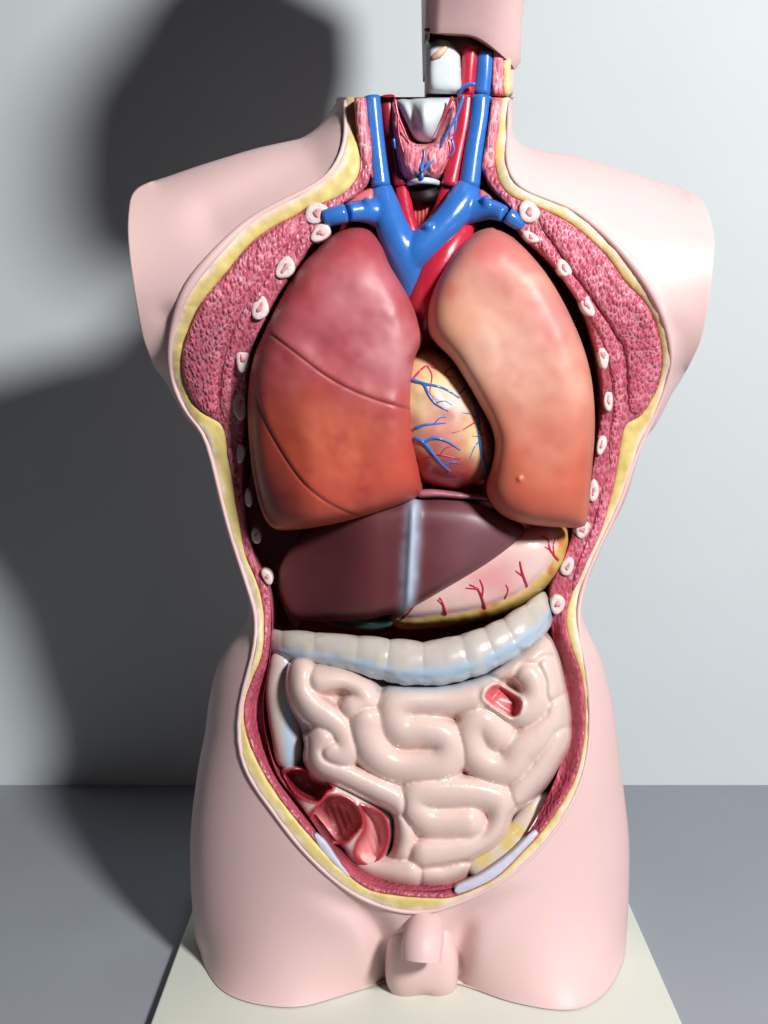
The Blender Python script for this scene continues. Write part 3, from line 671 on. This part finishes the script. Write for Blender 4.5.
def ll_paint(P, t):
    n_ = fbm(P, 60, 51)*36
    c = mixc(np.broadcast_to(S(222, 160, 138), (len(P), 3)), S(204, 106, 82), sstep(380, 480, P[:, 1]+n_))
    def blot(x, y, r, col, s):
        nonlocal c
        w = np.exp(-((np.hypot(P[:, 0]-x, P[:, 1]-y)+fbm(P, 16, 53)*9)/r)**2)*s; c = mixc(c, np.array(col), w)
    c = mixc(c, S(206, 118, 116), sstep(295, 235, P[:, 1]+n_*.5)*.8)
    blot(494, 252, 18, S(206, 84, 92), .55); blot(450, 290, 13, S(206, 90, 88), .7); blot(556, 320, 42, S(206, 120, 120), .7); blot(510, 262, 34, S(204, 112, 112), .5); blot(572, 420, 34, S(206, 116, 96), .5); blot(455, 330, 26, S(226, 152, 112), .6)
    blot(500, 345, 34, S(230, 190, 172), .5); blot(478, 395, 16, S(204, 120, 84), .5); blot(520, 510, 30, S(192, 84, 60), .4)  # palest blot is the mid-lung highlight, painted in
    c = mixc(c, S(214, 140, 92), np.exp(-(np.hypot(P[:, 0]-520, P[:, 1]-479)/2.4)**2)*.7)
    m = fbm(P, 28, 57); c = mixc(c, S(196, 84, 72), sstep(.2, .8, m)*.28); c = mixc(c, S(240, 206, 186), sstep(.2, .8, -m)*.3*sstep(470, 380, P[:, 1]))
    return c*(1+.035*fbm(P, 22, 56))[:, None]
lung_l = thing('lung', 'smooth peach and orange lung without fissures, notched around the heart', 'lung', tuple(at(535, 526, 0)), 'lungs of the torso model')
pillow('lung_body', LL, -.038, .050, M['lung'], lung_l, step=2.2, p=2.9, relief=ll_relief, paint=ll_paint, back=.9)

# ------------------------------------------------------------------ liver
liver = thing('liver', 'glossy dark maroon liver with a pale blue band, below the lungs', 'liver', tuple(at(400, 620, 0)))
LV = [(424, 497), (450, 497), (482, 500), (512, 518), (532, 534), (522, 544), (494.6, 563), (459, 584), (430, 600), (412, 609), (400, 617), (388, 616), (366, 621), (326, 622), (296, 618), (284, 605), (278, 580), (282, 560), (300, 535), (330, 515), (370, 500)]
liga = curve([(414, 490), (413, 520), (411, 560), (409, 600), (408, 615)], 4)
def lv_relief(P, t): return (.006*np.exp(-(dline(P, liga)/5)**2)+.0006*fbm(P, 50, 61))*sstep(0, .25, t)-.82*.048*(1-(1-t)**2.8)*sstep(378, 280, P[:, 0])
def lv_paint(P, t):
    c = np.broadcast_to(S(100, 50, 54), (len(P), 3)).copy()
    c = mixc(c, S(130, 86, 96), sstep(420, 470, P[:, 0])*.6)  # lighter to the right: purple sheen put into the colour
    c = c*(1+.10*fbm(P, 30, 63))[:, None]
    return mixc(c, S(190, 206, 230), np.exp(-((dline(P, liga)+1.2*vnoise(P, 8, 64))/6.6)**2)*.85)
pillow('liver_body', LV, -.008, .048, M['liver'], liver, step=2.6, p=2.8, relief=lv_relief, paint=lv_paint, back=.8)
mb = MB(); mb.px([(330, 616, -.012, 8), (350, 619, -.014, 9), (372, 622, -.014, 8), (388, 622, -.01, 5)], seg=18, round_=True)
mb.build('gall_bladder', mat('teal_gall', S(52, 84, 82), .3, .5, .1, 60, coat=.3), liver)
# diaphragm rim above the liver
dia = pillow('diaphragm_edge', [(415, 492), (430, 489), (455, 492), (485, 496), (490, 500), (470, 500), (440, 498), (420, 498)], -.036, .01, mat('mauve_edge', S(176, 110, 124), .35, .5, .08, 90), liver, step=2.5, back=1.5)

# ------------------------------------------------------------------ stomach
stom = thing('stomach', 'pale pink stomach with red vessels and yellow fat border, beside the maroon liver', 'stomach', tuple(at(500, 625, .0)))
ST = [(384, 612), (400, 590), (440, 560), (490, 530), (540, 522), (566, 527), (571, 540), (566, 564), (553, 582), (527, 604), (500, 616), (481, 621.5), (455, 626), (437, 628), (406, 630), (392, 625)]
fatline = curve([(388, 622), (406, 627.5), (437, 624.5), (481, 617.5), (512, 606), (527, 598), (549, 579), (561, 562), (566, 540), (562, 526)], 3)
def st_relief(P, t):
    d = dline(P, fatline); return (-.0022*np.exp(-((d-9)/2.5)**2)*(t > .05)+.0012*np.exp(-(d/5)**2)+.0009*vnoise(P, 7, 71)*np.exp(-(d/7)**2))
def st_paint(P, t):
    d = dline(P, fatline)+1.5*vnoise(P, 7, 73)
    c = mixc(np.broadcast_to(S(234, 196, 190), (len(P), 3)), S(226, 150, 152), np.exp(-((np.hypot((P[:, 0]-500)/1.8, P[:, 1]-578)+8*fbm(P, 20, 74))/18)**2)*.8)
    c = mixc(c, S(240, 216, 212), np.exp(-(np.hypot(P[:, 0]-530, P[:, 1]-570)/20)**2)*.6)  # soft highlight painted into the stomach wall
    fatc = mixc(np.broadcast_to(S(218, 184, 104), (len(P), 3)), S(196, 90, 60), sstep(.35, .75, vnoise(P, 11, 76))*.7)
    return c*(1-sstep(9.5, 7, d))[:, None]+fatc*sstep(9.5, 7, d)[:, None]
TS_ = Tri(curve(ST, 2.6, True), 2.6); sh, stt = dome(TS_, .054, 1.9); sh = sh+st_relief(TS_.V, stt)
ST_Y0 = .014
solid('stomach_wall', TS_, ST_Y0-sh, ST_Y0+.03*stt+.002, M['paint'], stom, st_paint(TS_.V, stt))
def sy(p):
    d2 = ((TS_.V-np.array(p))**2).sum(1); k = np.argsort(d2)[:5]; w = 1/(d2[k]+.2); return ST_Y0-float((sh[k]*w).sum()/w.sum())
mb = MB()
for pts, a, b in (([(403, 618), (410, 611), (414, 606)], 1.2, .8), ([(446, 614), (443, 604), (440, 598)], 1.4, .8), ([(443, 604), (438, 600)], 1, .7), ([(485, 608), (482, 598), (477, 588), (470, 585)], 1.5, .8), ([(482, 597), (483, 588), (480, 580)], 1.1, .7), ([(477, 589), (466, 588)], .9, .6), ([(527, 586), (522, 572), (520, 562)], 1.4, .9), ([(524, 577), (516, 571)], 1, .7), ([(558, 560), (550, 550), (548, 540), (542, 536)], 1.4, .8), ([(554, 556), (553, 546), (555, 538)], 1.1, .7), ([(550, 550), (545, 547)], .9, .6), ([(505, 598), (508, 590), (506, 585)], 1.0, .6)):
    Q = resample(catmull(np.array(pts, float), 8), 1.8, False); yy = np.array([sy(q) for q in Q]); rr = np.linspace(a, b, len(Q))
    mb.tube(at(Q[:, 0], Q[:, 1], yy-.2*rr*PX), rr*PX, seg=8, round_=True)
mb.build('stomach_artery', M['artery'], stom)

# ------------------------------------------------------------------ intestines
gut = thing('intestines', 'coiled pale pink intestines with a blue-white colon on top, in the belly opening', 'intestines', tuple(at(430, 890, -.02)))
# transverse colon: a pouched tube with a flat blue band along its front
Q = resample(catmull(np.array([(264, 640, -.006, 13), (282, 645, -.026, 15), (302, 647, -.036, 16), (332, 650, -.044, 16.5), (362, 655, -.050, 19), (395, 661, -.053, 21.5), (430, 663, -.054, 22), (470, 655, -.052, 22), (505, 640, -.046, 20.5), (528, 625, -.038, 19.5), (543, 611, -.024, 17), (551, 601, -.002, 13)], float), 10), 1.4, False)
T_ = np.gradient(Q[:, :2], axis=0); T_ /= np.linalg.norm(T_, axis=1)[:, None]
arc = np.arange(len(Q))*1.4; seg = 56
CEN = at(Q[:, 0], Q[:, 1], Q[:, 2]); tw = np.gradient(CEN, axis=0); tw /= np.linalg.norm(tw, axis=1)[:, None]
ph = arc*np.pi/33+.5+.7*np.sin(arc/41)+.5*np.sin(arc/19)
pouch = np.abs(np.sin(ph))**.6
V = []; Cc = []; n_ = len(Q)
rn = np.random.default_rng(3)
for i in range(n_):
    e1 = np.cross(tw[i], [0, 1, 0]); e1 /= np.linalg.norm(e1); e1 = e1*np.sign(e1[2])      # up
    e2 = np.array([0, -1, 0.])                                                              # to the front
    endk = math.sqrt(max(1-max(0, 1-arc[i]/9, 1-(arc[-1]-arc[i])/7)**2, .02))
    for k in range(seg):
        a_ = 2*math.pi*k/seg; up, fr = math.cos(a_), math.sin(a_)
        band = math.exp(-((up+.20)/.16)**2)*(fr > 0); low = fr > -.2 and up < -.5
        f2_ = np.array([[arc[i], a_*22]]); nz = vnoise(f2_, 9, 88)[0]
        rr = Q[i, 3]*PX*endk*(1-.075*(1-pouch[i])*(1-band)+.035*band+.018*nz+(.018*math.sin(arc[i]*.36+1.5*nz)*(up < -.6)))
        V.append(CEN[i]+rr*(up*e1+.95*fr*e2))
        wb = math.exp(-((up+.22+.05*nz)/.27)**2)*(fr > -.2)
        c = S(202, 195, 188)*(1-.10*(1-pouch[i]))
        if up < -.3: c = S(190, 200, 210)
        c = c*(1-.8*wb)+S(160, 194, 224)*.8*wb
        c = c*(1-.3*max(nz, 0))+S(222, 208, 180)*.3*max(nz, 0)
        Cc.append(c)
Fc = [(i*seg+k, i*seg+(k+1) % seg, (i+1)*seg+(k+1) % seg, (i+1)*seg+k) for i in range(n_-1) for k in range(seg)]+[tuple(range(seg))[::-1], tuple((n_-1)*seg+k for k in range(seg))]
new_mesh('transverse_colon', np.array(V), Fc, M['gut'], gut, np.array(Cc))
# ascending colon
mb = MB(); mb.px([(283, 662, -.028, 13), (280, 690, -.032, 14), (283, 715, -.034, 15), (287, 738, -.036, 15), (289, 755, -.036, 14)], seg=22, step=3, round_=True)
o = mb.build('ascending_colon', M['gut'], gut, paint=True)
vv = np.array([v.co[:] for v in o.data.vertices]); 
xx = (vv[:, 0]-at(282, 720, -.02)[0])/PX
wv = sstep(3, 7, xx)*sstep(17, 12, xx)
cc = np.ones((len(vv), 4)); cc[:, :3] = mixc(np.broadcast_to(S(214, 196, 190), (len(vv), 3)), S(176, 200, 224), wv)
o.data.color_attributes['paint'].data.foreach_set('color', cc.ravel())
# sigmoid colon with fat tags
mb = MB()
mb.px([(541, 799, -.038, 11), (533, 814, -.044, 14), (522, 834, -.052, 15), (502, 853, -.058, 14), (478, 866, -.062, 11)], seg=20, step=3, round_=True)
sg = mb.build('sigmoid_colon', M['gut'], gut, paint=True)
vv = np.array([v.co[:] for v in sg.data.vertices]); q = np.stack([vv[:, 0], vv[:, 2]], 1)/PX
cc = np.ones((len(vv), 4)); cc[:, :3] = mixc(np.broadcast_to(S(216, 200, 186), (len(vv), 3)), S(214, 190, 96), sstep(.25, .55, vnoise(q, 11, 87))*.8)
sg.data.color_attributes['paint'].data.foreach_set('color', cc.ravel())

# small intestine
loops = [
 ([(299, 668), (297, 690), (309, 707), (328, 719), (341, 731), (346.5, 746), (340, 755), (329, 752)], 13.5),
 ([(322, 742), (314, 750), (320, 766), (343, 777), (372, 791), (398, 804)], 13.2),
 ([(319, 679), (343, 676), (361, 686), (366, 702), (354, 709)], 12.5),
 ([(484, 694), (450, 699), (415, 697), (397, 704), (393.5, 718), (403, 731), (425, 732), (444, 738), (450, 751), (440, 765), (415, 769), (390, 765), (373, 751), (366, 735), (366, 722)], 15.2),
 ([(480, 695), (503, 706), (524, 711), (538, 698), (536, 680), (526, 668)], 14.5),
 ([(500, 664), (520, 661), (536, 652), (546, 648)], 14),
 ([(545, 660), (552, 680), (550, 692)], 14),
 ([(497, 735), (484, 723), (472, 732), (474, 753), (491, 768), (510, 768), (523, 751), (540, 738), (555, 721), (559, 705)], 14.5),
 ([(560, 738), (549, 757), (538, 774), (524, 790), (519, 800)], 13),
 ([(469, 824), (447, 824), (428, 822), (414, 809), (418, 796), (440, 793), (475, 794), (499, 802), (506, 819), (500, 837), (485, 849), (455, 853), (424, 856)], 14.6),
 ([(398, 822), (403, 837), (401, 851)], 12.5),
 ([(360, 863), (376, 871), (394, 876), (408, 877)], 15),
 ([(426, 878), (447, 880), (466, 873)], 13.5)]
SI = [(287, 665), (300, 656), (322, 662), (350, 669), (385, 682), (415, 686), (450, 683), (490, 671), (520, 652), (545, 634), (557, 650), (565, 680), (571, 712), (571, 742), (561, 766), (549, 788), (532, 805), (519, 812), (513, 819), (510, 834), (498, 850), (480, 862), (474, 874), (455, 889), (430, 894), (402, 893), (376, 887), (354, 876), (347, 862), (352, 850), (386, 852), (392, 835), (390, 815), (368, 806), (340, 793), (312, 780), (302, 760), (303, 742), (292, 716), (284, 690)]
TG = Tri(curve(SI, 2, True), 1.8, rows=(1.0,))
P = TG.V
gd, gt = dome(TG, .036, 3.0)
def tubes(P):
    best = np.zeros(len(P)); lab = np.full(len(P), -1)
    fields = []
    for i, (pts, r) in enumerate(loops):
        Q = curve(pts, 3)
        d = dline(P, Q)
        arcn = np.array([np.argmin(((Q-p)**2).sum(1)) for p in P])
        rr = r*(1+.05*np.sin(arcn*3/17+i))
        R = rr*1.33
        fields.append(np.sqrt(np.maximum(R**2-d**2, 3)))
        # neighbouring passes of the same loop press against each other along the mid line: the max does that
    fs = np.sort(np.array(fields), 0); gap = fs[-1]-fs[-2]
    return fs[-1]-3.0*np.exp(-(gap/1.3)**2), np.argmax(fields, 0)
th, tl = tubes(P)
th = th-6
# smooth a little over the mesh
nb = np.bincount(TG.I, np.ones(len(TG.I)), len(P))
for _ in range(2): th = .5*th+.5*np.bincount(TG.I, th[TG.J], len(P))/nb
OPEN = (501.5, 702.5)
op = inside(curve([(483, 697), (487, 688), (497, 683.5), (510, 690), (522, 700), (521, 713), (513, 719), (503, 714), (490, 705)], 2, True), P)
opd = dline(P, curve([(483, 697), (487, 688), (497, 683.5), (510, 690), (522, 700), (521, 713), (513, 719), (503, 714), (490, 705)], 2, True), True)
gh = gd+th*PX*1.2
gh = gh+.0018*np.exp(-(opd/2.5)**2)-.013*np.where(op, 1-np.exp(-(opd/3)**2), 0)
gh = gh*sstep(0, .12, gt)+.0002
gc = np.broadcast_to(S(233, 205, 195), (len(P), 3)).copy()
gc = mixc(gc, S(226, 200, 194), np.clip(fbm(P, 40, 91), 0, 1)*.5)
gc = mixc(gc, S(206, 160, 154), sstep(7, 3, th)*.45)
topb = np.exp(-(dline(P, curve([(380, 684), (415, 688), (450, 685), (490, 674)]))/7)**2)
gc = mixc(gc, S(198, 214, 228), topb*.7)
gc[op] = mixc(gc[op], S(206, 92, 98), sstep(1.0, 3.0, opd[op]))
gc[op] = mixc(gc[op], S(232, 150, 150), np.exp(-(np.hypot(P[op, 0]-500, P[op, 1]-706)/7)**2)*.8)
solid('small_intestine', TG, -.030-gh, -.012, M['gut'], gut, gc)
# caecum, cut open: pale wall with red hollows
CE = [(281, 770), (296, 765), (315, 772), (345, 786), (372, 800), (390, 812), (394, 830), (390, 850), (380, 868), (362, 872), (348, 862), (341, 848), (328, 845), (312, 832), (300, 812), (289, 792)]
TE = Tri(curve(CE, 1.6, True), 1.6, rows=(1.0,))
eh, et = dome(TE, .03, 2.6); P = TE.V
cav = [([(284, 775), (289, 770), (303, 769), (317, 776), (333, 787), (327, 792), (317, 802), (300, 796), (289, 785)], .042), ([(318, 806), (329, 796), (346, 798), (359, 810), (362, 824), (353, 836), (346, 842), (334, 843), (321, 834), (311, 817)], .034), ([(360, 806), (370, 808), (382, 814), (388, 828), (387, 845), (378, 860), (366, 864), (356, 856), (357, 844), (364, 830), (362, 816)], .017)]
ec = np.broadcast_to(S(222, 200, 192), (len(P), 3)).copy()
rimd = np.full(len(P), 99.)
for pts, dep in cav:
    q = curve(pts, 1.6, True); ins = inside(q, P); d = dline(P, q, True); rimd = np.minimum(rimd, d)
    eh = eh-np.where(ins, dep*(1-np.exp(-(d/4.5)**1.6)), 0)
    eh = eh+np.where(ins, .0004*np.sin(P[:, 0]*.9-P[:, 1]*.35), 0)*sstep(2, 5, d)
    col = mixc(np.broadcast_to(S(200, 84, 94), (len(P), 3)), S(226, 146, 146), sstep(1.5, 7, d))
    ec[ins] = col[ins]
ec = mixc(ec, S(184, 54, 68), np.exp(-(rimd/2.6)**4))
dep0 = inside(curve(cav[0][0], 2, True), P); ec[dep0] = mixc(ec[dep0], S(150, 34, 46), np.full(dep0.sum(), .7))  # shade of the deep first hollow painted in as darker red
eh = eh+.0012*np.exp(-(rimd/2)**2)
solid('caecum', TE, -.036-np.maximum(eh*sstep(0, .1, et), -.03), .0, M['gut'], gut, ec)

# ------------------------------------------------------------------ head section
zh = float(at(470, 39, -.035)[2]); xm = float(at(424, 60, .07)[0])
head = thing('head_section', 'half neck and jaw cut straight down the middle, standing on the open neck', 'head model', (xm, 0, float(at(470, 95, -.02)[2])))
mb = MB()
lev = [(0, .92, .050, .09), (.004, .99, .056, .10), (.02, .99, .075, .11), (.05, 1.02, .155, .13), (.10, 1.3, .19, .155), (.15, 1.42, .19, .17), (.20, 1.40, .175, .165), (.235, 1.0, .11, .11), (.26, .65, .075, .075), (.272, .2, .03, .03)]
seg = 40; V = []; Fc = []
for j, (dz, k, fy, by) in enumerate(lev):
    for i in range(seg+1):
        a = -math.pi/2+math.pi*i/seg
        fr = math.sin(a); co = max(math.cos(a), 0)
        sag = -.014*math.exp(-dz/.02)*sstep(.35, 1, np.array([co]))[0]
        V.append((xm+.074*k*co**.85, .0+(fy if fr < 0 else by)*fr, zh+dz+sag))
nr = seg+1
for j in range(len(lev)-1):
    for i in range(seg): Fc.append((j*nr+i, j*nr+i+1, (j+1)*nr+i+1, (j+1)*nr+i))
Fc.append(tuple((len(lev)-1)*nr+i for i in range(nr)))
Fc.append(tuple(j*nr for j in range(len(lev)))+tuple(j*nr+seg for j in range(len(lev)-1, -1, -1)))
mb.add(V, Fc); mb.build('head_skin', M['skin'], head)
ring = [np.array(v) for v in V[:nr]]; cc_ = np.array([xm+.03, 0, zh+.006]); U = []; UF = []
for k in (1.0, .97, .8, .5, .2):
    for v in ring: q = cc_+(v-cc_)*k; q[2] += .004*(1-k); q[0] = max(q[0], xm); U.append(q)
for j in range(4):
    for i in range(nr-1): UF.append((j*nr+i, (j+1)*nr+i, (j+1)*nr+i+1, j*nr+i+1))
UF.append(tuple(4*nr+i for i in range(nr)))
new_mesh('jaw_underside', np.array(U), UF, mat('tan_shaded_skin', S(206, 164, 140), .45, .35, .08, 60), head)  # skin tinted tan: the shade under the jaw is put into the colour
Yh = -.02
def slab(name, pts, Yf, Yb, mt, bulge=.004, step=3, paint=None):
    T = Tri(resample(np.array(pts, float), step, True), step, rows=(1.2,)); h, t = dome(T, bulge, 2.2)
    return solid(name, T, Yf-h, Yb, mt, head)
slab('neck_skin', [(430, 95), (513, 95), (514.5, 70), (514.5, 30), (430, 20)], .0, .06, M['skin'], .012, 5)
slab('fat_layer', [(503, 95), (510.5, 95), (511, 60), (511, 40), (502, 44)], -.022, .0, mat('neck_fat', S(228, 208, 146), .45, .4, .1, 70), .003)
slab('neck_muscle', [(491, 95), (504, 95), (504, 45), (493, 50)], -.024, .0, M['thyroid'], .004)
slab('larynx', [(426, 94.5), (463, 95), (462, 75), (461, 55), (455, 47), (446, 38), (436, 36), (426, 42)], -.012, .02, M['cartilage'], .022, 2.5)
mb = MB(); mb.px([(434, 57, -.034, 2.5), (440, 53, -.036, 3.4), (445, 49, -.034, 2.4)], seg=12, round_=True); mb.build('laryngeal_muscle', mat('orange_tissue', S(236, 190, 160), .4, .4, .1, 90), head)
slab('hyoid_shadow_gap', [(425, 34), (460, 30), (462, 56), (452, 46), (440, 36)], -.005, .02, mat('gap_shade_grey', S(170, 160, 160), .5, .3, .1, 60), .003)  # grey slab stands in for the shaded hollow behind the larynx
MB().px([(471, 48, Yh-.002, 8), (469, 70, Yh-.002, 7.5), (467, 95, Yh, 8)], seg=20).build('carotid_artery', M['artery'], head)
MB().px([(485, 53, Yh-.002, 8.5), (484, 75, Yh-.001, 9), (482, 95, Yh, 9)], seg=20).build('jugular_vein', M['vein'], head)
mb = MB(); mb.px([(474, 84, Yh-.014, 1.8), (466, 85, Yh-.014, 1.8), (461, 90, Yh-.012, 1.8), (459, 95, Yh-.01, 1.8)], seg=10, round_=True); mb.build('small_vein', M['vein'], head)
mb = MB(); mb.px([(426, 30, -.049, 1.6), (440, 30, -.047, 2.3), (456, 32, -.042, 1.2)], seg=12, round_=True); mb.build('chin_gap_shade', mat('gap_shade_brown', S(120, 70, 68), .5, .3, .1, 90), head)  # brown strip painted in for the shade of the slit under the chin

# ------------------------------------------------------------------ light
lamp = bpy.data.lights.new('lamp', 'SPOT'); lamp.spot_size = math.radians(72); lamp.spot_blend = .6; lamp.energy = 168; lamp.shadow_soft_size = .125; lamp.color = (1.0, .99, .975)
lo = bpy.data.objects.new('lamp', lamp); COL.objects.link(lo)
lo.location = (.865, -1.35, 1.22)
lo.rotation_euler = (Vector((.06, .1, .52))-lo.location).to_track_quat('-Z', 'Y').to_euler()
w = bpy.data.worlds.new('World'); scn.world = w; w.use_nodes = True
w.node_tree.nodes['Background'].inputs[0].default_value = (.95, .98, 1, 1); w.node_tree.nodes['Background'].inputs[1].default_value = .012
scn.cycles.diffuse_bounces = 2; scn.cycles.max_bounces = 6
scn.view_settings.view_transform = 'Standard'; scn.view_settings.look = 'None'; scn.view_settings.exposure = 0; scn.view_settings.gamma = 1
scn.view_settings.use_curve_mapping = False
